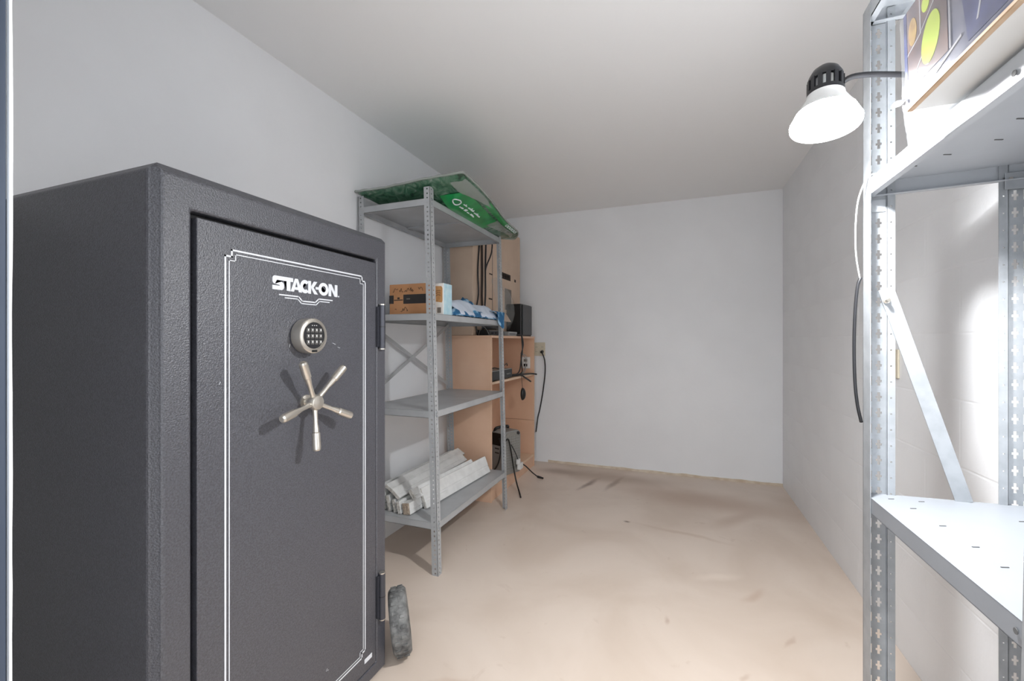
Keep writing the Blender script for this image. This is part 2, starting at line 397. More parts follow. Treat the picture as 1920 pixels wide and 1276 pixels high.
# lettering: heavy geometric capitals, drawn as outlines in a box of height 1
def letters():
    def arc(cx, cy, r0, r1, a0, a1, n=14):
        o_ = [(cx+r0*math.cos(R(a0+(a1-a0)*i/n)), cy+r1*math.sin(R(a0+(a1-a0)*i/n))) for i in range(n+1)]; return o_
    L = []
    S = [(0, 0), (.78, 0), (.92, .08), (.97, .22), (.97, .40), (.90, .54), (.76, .60), (.36, .63), (.36, .70), (.95, .70), (.95, 1), (.16, 1), (.04, .92), (0, .80), (0, .58), (.06, .46), (.20, .40), (.60, .36), (.60, .30), (0, .30)]
    L.append([S]); 
    T = [(.95, 1), (.95, .70), (1.18, .70), (1.18, 0), (1.52, 0), (1.52, .70), (1.76, .70), (1.76, 1)]
    L.append([T])
    L.append([[(1.54, 0), (1.84, 0), (2.06, .76), (2.06, 1), (1.93, 1)], [(2.58, 0), (2.28, 0), (2.06, .76), (2.06, 1), (2.19, 1)], [(1.86, .16), (2.26, .16), (2.21, .36), (1.91, .36)]])
    cx, cy = 2.86, .5
    L.append([arc(cx, cy, .46, .52, 42, 318)+list(reversed(arc(cx, cy, .20, .24, 50, 310)))])
    L.append([[(3.16, 0), (3.44, 0), (3.44, 1), (3.16, 1)], [(3.40, .52), (3.72, 1), (4.06, 1), (3.68, .50)], [(3.40, .52), (3.68, .50), (4.12, 0), (3.76, 0)]])
    L.append([[(3.90, .40), (4.22, .40), (4.22, .60), (3.90, .60)]])
    cx = 4.72
    o_ = arc(cx, .5, .52, .52, 90, 449, 28); i_ = arc(cx, .5, .24, .25, 90, 449, 28)
    L.append([o_+list(reversed(i_))])
    L.append([[(5.26, 0), (5.54, 0), (5.54, 1), (5.26, 1)], [(5.26, 1), (5.56, 1), (6.20, 0), (5.92, 0)], [(5.94, 0), (6.22, 0), (6.22, 1), (5.94, 1)]])
    L.append([[(6.32, 0), (6.44, 0), (6.44, .12), (6.32, .12)]])
    return L
hgt = .037; wsc = .241/6.44
for polys in letters():
    mb = MB()
    for pi_, P in enumerate(polys):
        hx = .0009+.00025*pi_
        bm_ = bmesh.new(); vs = [bm_.verts.new((0, 0.840+p[0]*wsc, 1.336+p[1]*hgt)) for p in P]
        es = [bm_.edges.new((vs[i], vs[(i+1) % len(vs)])) for i in range(len(vs))]
        fc = bm_.faces.new(vs); bmesh.ops.triangulate(bm_, faces=[fc]); bm_.verts.index_update()
        nv = len(bm_.verts); vv = [v.co.copy() for v in bm_.verts]; tri = [tuple(v.index for v in q.verts) for q in bm_.faces]; bm_.free()
        mb.add([(FX+hx, v.y, v.z) for v in vv], tri)
        mb.add([(FX+.0001, v.y, v.z) for v in vv], tri)
        mb.add([(FX+hx, p.y, p.z) for p in vv]+[(FX+.0001, p.y, p.z) for p in vv], [(i, (i+1) % nv, nv+(i+1) % nv, nv+i) for i in range(nv)])
    obj('letter', mb, M['print'], door)
def polyline(P, w, parent, name):
    mb = MB()
    for (a, b_), (c, d) in zip(P[:-1], P[1:]):
        v = Vector((c-a, d-b_)); ln = v.length; ang = math.atan2(v.y, v.x)
        mb.prism([(-w/3, -w/2), (ln+w/3, -w/2), (ln+w/3, w/2), (-w/3, w/2)], faceX(FX, a, b_) @ Matrix.Rotation(ang, 4, 'Z'), .0007)
    return obj(name, mb, M['print'], parent)
polyline([(.862, 1.3235), (.925, 1.3235), (.938, 1.312), (.985, 1.312), (.998, 1.3235), (1.052, 1.3235)], .0034, door, 'emblem_line')
polyline([(.880, 1.3165), (.922, 1.3165), (.935, 1.305), (.988, 1.305), (1.001, 1.3165), (1.040, 1.3165)], .0026, door, 'emblem_line')
obj('warning_sticker', MB().box((FX, 1.200, .095), (FX+.0006, 1.238, .110)), M['print'], door)
for y, z, l, a in ((1.03, .196, .012, 60), (1.035, .192, .007, 10), (1.06, 1.19, .02, -20), (1.08, 1.178, .016, -15), (.895, 1.185, .014, 80), (.70, 1.10, .01, 70)):
    obj('scratch', MB().prism([(-l/3, -.0003), (l/3, -.0007), (l/3, .0004), (-l/3, .0006)], faceX(FX, y, z) @ Matrix.Rotation(R(a), 4, 'Z'), .0004), M['print'], door)
# keypad
kc = (.945, 1.213)
KM = faceX(FX, *kc)
dial = obj('keypad_dial', MB().lathe([(.044, 0), (.0495, .003), (.0505, .012), (.0505, .032), (.049, .036), (.046, .038), (.039, .0385), (.038, .036), (.0, .036)], KM, 40, caps=False), M['nickel'], safe, auto=35)
obj('keypad_panel', MB().lathe([(.0375, .0355), (.037, .0375), (.0, .0378)], faceX(FX, kc[0], kc[1]+.001), 36, caps=False), M['black2'], dial, auto=40)
for i in range(4):
    for j in range(3):
        x = (i-1.5)*.0148; y = (1-j)*.0168-.001
        obj('key', MB().box((-.0056, -.0064, .0372), (.0056, .0064, .0392), KM @ Matrix.Translation((x, y, 0))), M['key'], dial, bevel=.001)
        obj('key_mark', MB().box((-.0015, -.003, .0392), (.0015, .003, .0395), KM @ Matrix.Translation((x, y+.001, 0))), M['white'], dial)
for i in range(3): obj('indicator', MB().lathe([(.0014, .0372), (.0012, .0388)], KM @ Matrix.Translation(((i-1)*.0075, .0295, 0)), 10), M['white'], dial)
obj('battery_slot', MB().box((-.0095, -.003, .038), (.0095, .003, .0388), KM @ Matrix.Translation((0, -.0428, 0))), M['black'], dial)
# handle
hc = (.950, 1.024)
HM = faceX(FX, *hc)
hub = obj('handle_hub', MB().lathe([(.020, 0), (.020, .004), (.0125, .006), (.0125, .026), (.021, .028), (.0225, .034), (.0225, .044), (.019, .049), (.010, .051), (0.0, .0515)], HM, 28, caps=False), M['nickel'], safe, auto=35)
for k in range(5):
    a = R(119-72*k); d = Vector((math.cos(a), math.sin(a), 0))
    p0 = d*.014+Vector((0, 0, .036)); p1 = d*.134+Vector((0, 0, .058)); ax = p1-p0
    Mx = HM @ Matrix.Translation(p0) @ ax.to_track_quat('Z', 'Y').to_matrix().to_4x4()
    L = ax.length
    obj('spoke', MB().lathe([(.0088, 0), (.0070, .015), (.0066, .045), (.0085, .060), (.0088, .070), (.0112, .073), (.0118, L-.012), (.0108, L-.004), (.0070, L)], Mx, 16), M['nickel'], hub, auto=35)
# hinges
for z0, z1 in ((1.168, 1.330), (.203, .372)):
    zm = (z0+z1)/2
    h = obj('hinge', MB().cyl((SX+.010, 1.280, z0+.004), (SX+.010, 1.280, z1-.004), .0115, 20).box((SX-.002, 1.262, z0+.01), (SX+.006, 1.280, z1-.01)), M['gunmetal'], safe, auto=40)
    obj('hinge_knuckle', MB().cyl((SX+.010, 1.280, zm-.001), (SX+.010, 1.280, zm+.001), .0120, 20), M['black'], h)
    for za, zb in ((z0, z0+.004), (z1-.004, z1)):
        obj('hinge_cap', MB().cyl((SX+.010, 1.280, za), (SX+.010, 1.280, zb), .0110, 20), M['nickel'], h)

# ------------------------------------------------------------------ loose wheel leaning on the safe corner
ht = thing('cart_wheel', 'worn grey rubber wheel standing on the floor against the safe corner', 'wheel', (-1.0, 1.41, 0))
WM = Matrix.Translation((-1.005, 1.408, .1185)) @ Matrix.Rotation(R(37), 4, 'Z') @ Matrix.Rotation(R(-7), 4, 'Y') @ Matrix.Rotation(R(90), 4, 'Y')
def tread(n=44):
    mb = MB(); prof = [(.062, -.026), (.085, -.034), (.106, -.033), (.114, -.026), (.118, -.012), (.118, .012), (.114, .026), (.106, .033), (.085, .034), (.062, .026)]
    mb.lathe(prof, WM, n, caps=False); return mb
obj('tyre', tread(), M['tyre'], ht, auto=50)
for k in range(22):
    a = 2*math.pi*k/22
    for sx in (-1, 1):
        obj('tread_lug', MB().box((.1165, sx*.013-.010, -.006), (.1205, sx*.013+.010, .006), WM @ Matrix.Rotation(a+sx*.06, 4, 'Z') @ Matrix.Rotation(R(-90), 4, 'X') @ Matrix.Rotation(R(90), 4, 'X') @ Matrix(((1,0,0,0),(0,0,1,0),(0,1,0,0),(0,0,0,1)))), M['tyre'], ht, bevel=.002)
obj('rim', MB().lathe([(.012, -.020), (.058, -.016), (.064, -.024), (.064, .024), (.058, .016), (.012, .020)], WM, 28), M['silver'], ht, auto=40)
obj('bearing_hub', MB().lathe([(.010, -.034), (.016, -.030), (.016, .030), (.010, .034)], WM, 18), M['gunmetal'], ht, auto=40)

# ------------------------------------------------------------------ left rack
RX, RY, RD, RL, RH, LEAN = -1.14, 1.92, .455, .955, 1.995, -.025
def shear(p): return Vector((p[0]+LEAN*p[2], p[1], p[2]))
rack = thing('shelving_rack', 'grey slotted-angle steel rack with four shelves against the left wall', 'shelf', (RX-RD/2, RY+RL/2, 0))
per = .0237; npn = int(RH/per)
UB = [0, .013, .0205, .036]; VB = [0, .0085, .0165, per]
for ix, iy in ((0, 0), (0, 1), (1, 0), (1, 1)):
    cx = RX-RD*ix; cy = RY+RL*iy; ux = -1 if ix == 0 else 1; uy = 1 if iy == 0 else -1
    mb = MB()
    mb.perf((cx, cy, 0), (ux, 0, 0), (0, 0, 1), (0, uy, 0), UB, VB, per, npn, {(1, 1)}, .0018, shear)
    mb.perf((cx, cy, 0), (0, uy, 0), (0, 0, 1), (ux, 0, 0), UB, VB, per, npn, {(1, 1)}, .0018, shear)
    obj('post', mb, M['rackgrey'], rack)
def tray(x0, x1, y0, y1, z, fl, th=.0016, lip=.014):
    # flat sheet with four turned-down edges and an inward lip under each
    mb = MB().box((x0, y0, z-th), (x1, y1, z))
    for a, b_ in (((x0, y0), (x1, y0+th)), ((x0, y1-th), (x1, y1)), ((x0, y0), (x0+th, y1)), ((x1-th, y0), (x1, y1))):
        mb.box((a[0], a[1], z-fl), (b_[0], b_[1], z-th*.5))
    for a, b_ in (((x0, y0), (x1, y0+lip)), ((x0, y1-lip), (x1, y1)), ((x0, y0), (x0+lip, y1)), ((x1-lip, y0), (x1, y1))):
        mb.box((a[0], a[1], z-fl), (b_[0], b_[1], z-fl+th))
    return mb
SHZ = (.268, .838, 1.340, 1.932)
for z in SHZ:
    dx = LEAN*z
    sh = obj('shelf', tray(RX-RD+.002+dx, RX-.002+dx, RY+.002, RY+RL-.002, z, .036), M['rackgrey'], rack)
    if z > 1.0: obj('stiffener', MB().box((RX-RD+.01+dx, RY+RL/2-.03, z-.012), (RX-.01+dx, RY+RL/2+.03, z-.0016)), M['rackgrey'], sh)
    for (bx, by) in ((-.008, -.004), (.004, .012)):
        pass
    for q in (.008, .028):
        obj('bolt', MB().cyl((RX+dx-.002, RY+.018, z-q), (RX+dx+.006, RY+.018, z-q), .005, 8), M['galv'], sh)
# cross brace on the wall side
xb = RX-RD+.004+LEAN*.95
for (ya, za), (yb, zb) in (((RY+.01, 1.315), (RY+RL-.01, .87)), ((RY+.01, .87), (RY+RL-.01, 1.315))):
    d = Vector((0, yb-ya, zb-za)); ang = math.atan2(d.z, d.y)
    obj('cross_brace', MB().prism([(0, -.011), (d.length, -.011), (d.length, .011), (0, .011)], faceX(xb+(.003 if zb > za else 0), ya, za) @ Matrix.Rotation(ang, 4, 'Z'), .002), M['rackgrey'], rack)

# ------------------------------------------------------------------ green bag on top of the left rack
ZT = SHZ[3]
bag = thing('soil_bag', 'green plastic-wrapped bag lying flat on top of the grey rack', 'bag', (-1.35, 2.4, ZT))
bx0, bx1, by0, by1 = -1.635, -0.99, 1.885, 2.965
def outline(u, v):
    # rounded plan outline, far side slews towards the aisle less than the near side
    x = bx0+(bx1-bx0)*u; y = by0+(by1-by0)*v
    x += -.05*v*u + .012*math.sin(v*7)*u - .09*max(0, u-.6)/.4*(max(0, v-.82)/.18)**2; y += .03*u*(1-v)+.012*math.sin(u*6)*(1-v)-.06*(1-u)*v
    return x, y
def rimz(u, v): return ZT+.045+(.052*u*(1-v)**1.2)-.035*v*u+.03*(1-v)*(1-u)
def wr_(u, v, s): return .010*fbm((u*5+s, v*8, s), 4)
def bagtop(u, v):
    x, y = outline(u, v); e = min(u, 1-u, v, 1-v)
    return Vector((x, y, rimz(u, v)+.028*min(1, e/.12)**.6+wr_(u, v, 1)*min(1, e/.06)))
def bagbot(u, v):
    x, y = outline(u, v); e = min(u*.9, max(0, (1-u))*.62, v*.8, (1-v))
    k = min(1, e/.165)**.8; z = rimz(u, v)*(1-k)+(ZT+.001)*k
    w = wr_(u, v, 4)*min(1, e/.05)*(1-k)
    return Vector((x, y, max(z+w, ZT+.001 if k > .93 else -9)))
mb = MB().grid(bagtop, 40, 60).grid(bagbot, 40, 60)
obj('bag_body', mb, M['bag'], bag, smooth=True)
rim = []
for i in range(24): rim.append((i/24, 0))
for i in range(36): rim.append((1, i/36))
for i in range(24): rim.append((1-i/24, 1))
for i in range(36): rim.append((0, 1-i/36))
rp = []
for u, v in rim+rim[:1]:
    x, y = outline(u, v); rp.append((x, y, rimz(u, v)+.004*fbm((u*9, v*9, 2))))
obj('wrap_seam', MB().tube(rp, .0065, 6, 2), M['rimfilm'], bag, smooth=True)
def patch(u0, u1, v0, v1, m, name, off=.0035, parent=bag, n=10, tp=0.0):
    return obj(name, MB().grid(lambda a, b_: bagbot(u0+(u1-u0)*(1-(1-a)*(1-tp*b_)), v0+(v1-v0)*b_*(1-.3*tp*a))+Vector((.0025, -.001, -off)), n, n*2), m, parent, smooth=True)
gp = patch(.70, .91, .10, .62, M['brightgreen'], 'green_print', tp=-.25); patch(.935, .99, .34, .86, M['brightgreen'], 'green_print'); patch(.86, .985, .03, .40, M['rimfilm'], 'film_fold', .005, tp=.85); patch(.80, .93, .60, .95, M['rimfilm'], 'film_fold', .005, tp=.7)
def onbag(u, v, off=.006): return bagbot(u, v)+Vector((.004, -.001, -off))
mk = MB()
for k in range(16):
    v0 = .22+.014*k
    if k in (3, 9): continue
    for r0 in (.775, .815):
        if random.random() < .85: mk.tube([onbag(r0, v0), onbag(r0+.022*random.random()+.006, v0+.005), onbag(r0+.004, v0+.010)], .0022, 5, 3)
obj('white_lettering', mk, M['print'], gp)
lg = MB(); lg.tube([onbag(.80+.03*math.cos(t*.7), .165+.03*math.sin(t*.7)) for t in range(10)], .0035, 5, 3)
obj('round_mark', lg, M['print'], gp)
lk = MB()
for k in range(5): lk.tube([onbag(.968+.018*math.cos(t), .70+.034*k+.015*math.sin(t)) for t in [q*.9 for q in range(8)]], .0022, 5, 3)
obj('chain_mark', lk, M['print'], bag)

# ------------------------------------------------------------------ goods on the middle shelf
Z2 = SHZ[2]+.0005
cx = thing('cardboard_carton', 'brown cardboard carton with black tape and handwriting on the rack shelf', 'box', (-1.37, 2.09, Z2))
obj('carton_body', MB().box((-1.497, 2.0, Z2), (-1.262, 2.17, Z2+.168)), M['card'], cx, bevel=.003)
obj('tape', MB().box((-1.498, 1.9988, Z2+.062), (-1.469, 2.0005, Z2+.108)), M['tape'], cx)
obj('tape', MB().box((-1.405, 1.9988, Z2+.060), (-1.262, 2.0005, Z2+.110)), M['tape'], cx)
obj('tape_mark', MB().box((-1.385, 1.9982, Z2+.083), (-1.362, 1.9990, Z2+.089)), M['greyprint'], cx)
sm = MB().box((-1.466, 1.9990, Z2+.079), (-1.410, 2.0002, Z2+.084)).box((-1.444, 1.9990, Z2+.086), (-1.430, 2.0002, Z2+.096))
obj('printed_line', sm, M['ink'], cx)
def scribble(x0, x1, z, h, n, parent, y, m, name='handwriting', r=.0011):
    pts = []; 
    for i in range(n): pts.append((x0+(x1-x0)*i/(n-1)+random.uniform(-.003, .003), y, z+random.uniform(-h, h)))
    return obj(name, MB().tube(pts, r, 5, 3), m, parent)
for a, b_ in ((-1.475, -1.440), (-1.432, -1.408), (-1.400, -1.37), (-1.362, -1.340), (-1.31, -1.28)): scribble(a, b_, Z2+.136, .012, 7, cx, 1.9988, M['ink'])
scribble(-1.46, -1.448, Z2+.036, .008, 4, cx, 1.9988, M['ink']); scribble(-1.42, -1.375, Z2+.032, .015, 9, cx, 1.9988, M['ink'])
wc = thing('small_carton', 'small white and pale blue carton beside the rack post on the shelf', 'box', (-1.24, 2.1, Z2))
obj('carton_body', MB().box((-1.262, 2.06, Z2), (-1.190, 2.155, Z2+.172)), M['cartonwhite'], wc, bevel=.003)
obj('blue_side', MB().box((-1.1905, 2.063, Z2+.002), (-1.1892, 2.152, Z2+.170)), M['cartonblue'], wc)
obj('tan_picture', MB().prism([(-1.257, Z2+.075), (-1.225, Z2+.070), (-1.200, Z2+.066), (-1.196, Z2+.075), (-1.196, Z2+.145), (-1.203, Z2+.155), (-1.255, Z2+.157)], faceY(0, 2.0603, 0), .0012), M['tan'], wc)
for z in (.13, .118, .105): scribble(-1.245, -1.21, Z2+z, .004, 7, wc, 2.0588, M['ink'], 'printed_line', .0012)
obj('small_label', MB().box((-1.228, 2.0588, Z2+.01), (-1.205, 2.0602, Z2+.04)), M['greyprint'], wc)

def heap(x0, x1, y0, y1, h, seed, zb, sag=None, nu=26, nv=44, fs=5.0):
    def fn(u, v):
        x = x0+(x1-x0)*u; y = y0+(y1-y0)*v
        e = min(u, 1-u, v, 1-v); k = min(1, e/.16)**.6
        z = zb+.004+h*k*(.55+.75*(fbm((x*fs*2.2+seed, y*fs, seed), 4)+.35))
        x += .012*fbm((u*4, v*6, seed+3)); y += .015*fbm((u*5, v*4, seed+7))
        p = Vector((x, y, max(z, zb+.003)))
        return sag(p, u, v) if sag else p
    return MB().grid(fn, nu, nv)
def solid(o, t=.004):
    m = o.modifiers.new('thick', 'SOLIDIFY'); m.thickness = t; m.offset = 1; return o
blue = obj('blue_towel', heap(-1.60, -1.178, 2.19, 2.868, .115, 2.0, Z2, lambda p, u, v: Vector((p.x, p.y, Z2+.003+(p.z-Z2-.003)*(1.1-.35*u)))), M['clothblue'], smooth=True); solid(blue)
tag(blue, 'crumpled blue and white towel spread on the rack shelf', 'towel')
# the corner that hangs over the front edge near the far post
def hang(u, v):
    y = 2.70+.17*v; s = u*(.075+.075*(1-abs(v-.62)/.62))
    x = -1.20+min(s, .036); z = Z2+.060-.010*u
    if s > .036: z -= (s-.036)*(1.0-.35*abs(v-.55))
    x += .010*math.sin(v*9+u*2)*u+.008*u; y += -.02*u*(v-.5)+.01*u
    return Vector((x, y, z))
solid(obj('hanging_corner', MB().grid(hang, 16, 14), M['clothblue'], blue, smooth=True), .003)
def whsag(p, u, v): return Vector((p.x, p.y, p.z+.052+.02*(1-u)-.055*max(0, u-.75)/.25))
wh = obj('white_cloth', heap(-1.46, -1.182, 2.24, 2.80, .030, 9.0, Z2+.010, whsag, fs=3.0), M['clothwhite'], smooth=True); solid(wh)
tag(wh, 'folded white cloth lying on top of the blue towel', 'cloth')

# ------------------------------------------------------------------ white boards on the bottom shelf
Z0 = SHZ[0]+.0005
brd = [ # x, z offset, width(h), thickness, y0, length, roll deg, yaw deg, end material, label
 (-1.300, .000, .112, .020, 2.06, .74, -22, -4, 'boardend', 'wide white board with its face to the aisle, front of the bundle'),
 (-1.352, .000, .060, .045, 1.955, .70, -8, -2, 'tanend', 'white board with a bare tan end low in the bundle'),
 (-1.395, .000, .066, .020, 1.950, .80, -12, 0, 'boardend', None),
 (-1.430, .000, .070, .018, 1.960, .84, -10, 1, 'boardend', None),
 (-1.330, .062, .058, .024, 2.00, .66, -38, -3, 'boardend', 'white board resting on the tan-ended board'),
 (-1.470, .000, .085, .020, 1.965, .82, -10, 1, 'boardend', None),
 (-1.410, .070, .062, .018, 1.965, .80, -50, 0, 'boardend', 'white board lying flat across the middle of the bundle'),
 (-1.515, .000, .110, .020, 1.98, .84, -9, 0, 'boardend', None),
 (-1.455, .088, .066, .018, 1.985, .86, -58, 1, 'boardend', 'topmost white board at the wall side of the bundle'),
 (-1.555, .000, .120, .016, 1.97, .86, -6, 0, 'boardend', 'white board nearest the wall at the back of the bundle'),
]
for x, dz, w, t, y0, L, roll, yaw, em, lab in brd:
    BM = Matrix.Translation((x, y0, Z0+dz+.5*t*abs(math.sin(R(roll))))) @ Matrix.Rotation(R(yaw), 4, 'Z') @ Matrix.Rotation(R(roll), 4, 'Y')
    root = thing('trim_board', lab or 'white board standing on edge in the middle of the bundle', 'board', BM.translation, 'white boards bundled on the bottom shelf')
    # lengthwise ribs on the board face
    prof = [(-t/2, 0), (t/2, 0), (t/2, w*.30), (t/2-.003, w*.33), (t/2-.003, w*.42), (t/2, w*.45), (t/2, w), (-t/2, w), (-t/2, w*.6), (-t/2+.002, w*.57), (-t/2+.002, w*.5), (-t/2, w*.47)]
    PM = BM @ Matrix(((1,0,0,0),(0,0,1,0),(0,1,0,0),(0,0,0,1)))
    obj('board_face', MB().prism(prof, PM, L), M['board'], root)
    def endcap(yy, sgn):
        def fn(u, v):
            e = min(u, 1-u, v, 1-v); return BM @ Vector((-t/2+t*u, yy+sgn*(.001+(.009*abs(fbm((u*3+x*9, v*5, yy*7), 3)) if e > 0 else 0)), w*v))
        return fn
    obj('cut_end', MB().grid(endcap(0, -1), 6, 10), M[em], root); obj('cut_end', MB().grid(endcap(L, 1), 6, 10), M['boardend'], root)

# ------------------------------------------------------------------ peach laminate cabinet
CX0, CX1, CY0, CY1, CZ = XL+.006, -1.29, 2.93, 3.96, 1.238
t = .018
cab = thing('laminate_cabinet', 'peach laminate bookcase standing in the back left corner', 'cabinet', ((CX0+CX1)/2, (CY0+CY1)/2, 0))
obj('side_panel', MB().box((CX0, CY0, 0), (CX1, CY0+t, CZ-t)), M['lam'], cab, bevel=.0012)
obj('side_panel', MB().box((CX0, CY1-t, .44), (CX1, CY1, CZ-t)), M['lam'], cab, bevel=.0012)
obj('side_panel', MB().box((CX0, CY1-t, 0), (CX1, CY1, .4375)), M['lam'], cab, bevel=.0012)
obj('back_panel', MB().box((CX0, CY0+t, .1), (CX0+.006, CY1-t, CZ-t)), M['lam'], cab)
obj('top_panel', MB().box((CX0, CY0-.002, CZ-t), (CX1+.004, CY1+.002, CZ)), M['lam'], cab, bevel=.0012)
for z in (.115, .888): obj('shelf', MB().box((CX0+.006, CY0+t, z-t), (CX1-.004, CY1-t, z)), M['lamedge'], cab, bevel=.001)
obj('plinth', MB().box((CX1-.025, CY0+t, 0), (CX1-.008, CY1-t, .097)), M['lam'], cab)

# TV carton standing on the cabinet against the wall
tv = thing('flat_carton', 'tall pale flat cardboard carton standing on the laminate cabinet', 'box', (-1.55, 3.44, CZ))
TX = -1.445
obj('carton_body', MB().box((XL+.004, 2.94, CZ+.0005), (TX, 3.98, 2.2)), M['tvcard'], tv, bevel=.004)
def mark(y0, y1, z0, z1, m=M['ink'], name='printed_mark'): obj(name, MB().box((TX, y0, z0), (TX+.0012, y1, z1)), m, tv)
mark(3.50, 3.72, 1.745, 1.80); mark(3.82, 3.86, 1.75, 1.775); mark(3.24, 3.31, 1.742, 1.752); mark(3.23, 3.30, 1.536, 1.548)
for k in range(8): mark(3.505+.026*k, 3.519+.026*k, 1.755, 1.79, M['tvcard'], 'print_gap')
mark(3.58, 3.74, 1.475, 1.665, M['greyprint'], 'printed_square')
for z in (1.70, 1.655, 1.61, 1.57): mark(3.44, 3.49, z, z+.008, M['greyprint'])
mark(3.40, 3.80, 1.435, 1.442, M['ink'], 'flap_line'); mark(3.30, 3.31, 1.30, 1.95, M['greyprint'], 'flap_line')
fl = MB().grid(lambda u, v: Vector((TX+.005+.05*v+.01*math.sin(u*7), 3.36+.22*u, 1.44-.075*v)), 12, 4)
solid(obj('torn_flap', fl, M['tvcard'], tv), .002)
# clear film hanging off the far end of that carton
def film(u, v):
    y = 3.26+.32*u; z = 1.70-.38*v
    return Vector((TX+.012+.085*math.sin(math.pi*min(1, v*.9))*(.4+.6*u)+.018*fbm((u*4, v*5, 1)), y+.02*fbm((u*3, v*4, 5)), z+.03*math.sin(u*5)))
fo = obj('plastic_film', MB().grid(film, 18, 18), M['film'], smooth=True)
tag(fo, 'clear crumpled plastic film hanging down the pale carton', 'plastic film')
# dark cables hanging down the corner of the pale carton
for k, (dx, dy, r, z1, lab) in enumerate(((0, 0, .0095, 1.25, 'thickest dark cable hanging in front of the pale carton'), (.022, .03, .0075, 1.27, 'dark cable hanging just right of the thickest cable'), (-.004, -.03, .006, 1.24, 'thin dark cable bowing left at its lower end'), (.010, .055, .006, 1.74, 'short dark cable looping off to the right of the bundle'))):
    X = TX+.012+dx; Y = 3.06+dy
    if k == 3: P = [(X, Y-.02, 2.18), (X, Y+.12, 2.05), (X+.004, Y+.115, 1.92), (X, Y+.03, 1.80), (X, Y, 1.74)]
    else: P = [(X-.04-dx, Y, 2.204), (X-.004, Y, 2.19), (X, Y+.01, 2.0), (X, Y+.02*(1-k), 1.75), (X+.006, Y-.012*k, 1.55), (X, Y+.03-.05*k, 1.38), (X+.006, Y-.06*(k == 2)+.02, z1+.002*k)]
    tag(obj('cable', MB().tube(P, r, 7, 5), M['black2'] if k else M['ink'], smooth=True), lab, 'cable', 'cables on the pale carton')

# things on the cabinet top
pc = thing('speaker', 'black upright speaker box on the far end of the cabinet', 'speaker', (-1.40, 3.8, CZ))
obj('speaker_body', MB().box((-1.438, 3.607, CZ+.0005), (-1.300, 3.89, CZ+.288)), M['black'], pc, bevel=.006)
obj('front_panel', MB().box((-1.300, 3.635, CZ+.012), (-1.292, 3.885, CZ+.282)), M['black2'], pc, bevel=.003)
obj('logo_plate', MB().box((-1.2925, 3.80, CZ+.14), (-1.291, 3.835, CZ+.155)), M['gunmetal'], pc)
obj('logo_plate', MB().box((-1.2925, 3.80, CZ+.055), (-1.291, 3.83, CZ+.063)), M['gunmetal'], pc)
sv = thing('silver_box', 'small silver electronics box beside the black speaker', 'electronics', (-1.36, 3.4, CZ))
obj('case', MB().box((-1.44, 3.32, CZ+.0005), (-1.305, 3.52, CZ+.036)), M['silver'], sv, bevel=.004)
obj('front_slot', MB().box((-1.3055, 3.34, CZ+.014), (-1.3042, 3.48, CZ+.020)), M['black2'], sv)
dv = thing('black_recorder', 'flat black electronics unit on the near end of the cabinet top', 'electronics', (-1.45, 3.1, CZ))
obj('case', MB().box((-1.440, 2.99, CZ+.0005), (-1.335, 3.29, CZ+.042)), M['black'], dv, bevel=.004)
obj('foot', MB().cyl((-1.35, 3.27, CZ+.0002), (-1.35, 3.27, CZ+.002), .008, 10), M['black2'], dv)
for k in range(4): obj('rear_plug', MB().cyl((-1.335, 3.05+.06*k, CZ+.02), (-1.318, 3.05+.06*k, CZ+.02), .006, 8), M['gunmetal'], dv)
P = []
random.seed(3)
for k in range(16): P.append((-1.382+.038*math.cos(k*1.1)+random.uniform(-.008, .008), 3.14+.13*math.sin(k*1.1)+random.uniform(-.03, .03), CZ+.050+.004*k*.5))
tag(obj('coiled_cable', MB().tube(P, .0055, 7, 5), M['black2'], smooth=True), 'tangled black cable heaped on the flat black unit', 'cable')
tag(obj('thin_wire', MB().tube([(-1.42, 2.99, CZ+.004), (-1.40, 2.97, CZ+.04), (-1.37, 2.965, CZ+.065), (-1.345, 2.975, CZ+.04), (-1.335, 2.99, CZ+.006)], .002, 6), M['silver'], smooth=True), 'thin pale looped wire at the near edge of the cabinet top', 'wire')

# inside the cabinet
ZS = .888
rec = thing('video_recorder', 'black set-top recorder on the middle shelf of the laminate cabinet', 'electronics', (-1.42, 3.2, ZS))
obj('case', MB().box((-1.55, 2.99, ZS+.006), (-1.305, 3.40, ZS+.075)), M['black'], rec, bevel=.004)
obj('top_cover', MB().box((-1.55, 2.99, ZS+.075), (-1.306, 3.40, ZS+.080)), M['silver'], rec, bevel=.001)
obj('display', MB().box((-1.3055, 3.12, ZS+.03), (-1.304, 3.24, ZS+.05)), M['black2'], rec)
for k in range(3): obj('button', MB().cyl((-1.305, 3.28+.03*k, ZS+.04), (-1.301, 3.28+.03*k, ZS+.04), .006, 10), M['silver'], rec)
for y in (3.02, 3.37): obj('foot', MB().cyl((-1.33, y, ZS+.0005), (-1.33, y, ZS+.007), .010, 10), M['black2'], rec)
tag(obj('lead', MB().tube([(-1.36, 3.04, ZS+.084), (-1.33, 3.08, ZS+.10), (-1.32, 3.16, ZS+.088), (-1.33, 3.26, ZS+.098), (-1.34, 3.36, ZS+.12), (-1.35, 3.40, ZS+.10)], .004, 7), M['black2'], smooth=True), 'black lead curling on the silver top of the recorder', 'cable')
op = thing('power_adapter', 'white outlet block on the inside far wall of the cabinet', 'power outlet', (-1.345, 3.93, ZS+.08))
obj('block', MB().box((-1.400, 3.905, ZS+.045), (-1.325, 3.9415, ZS+.155)), M['white'], op, bevel=.004)
for k in range(2): obj('socket', MB().box((-1.380, 3.903, ZS+.065+.045*k), (-1.345, 3.9055, ZS+.090+.045*k)), M['black'] if k == 0 else M['greyprint'], op)
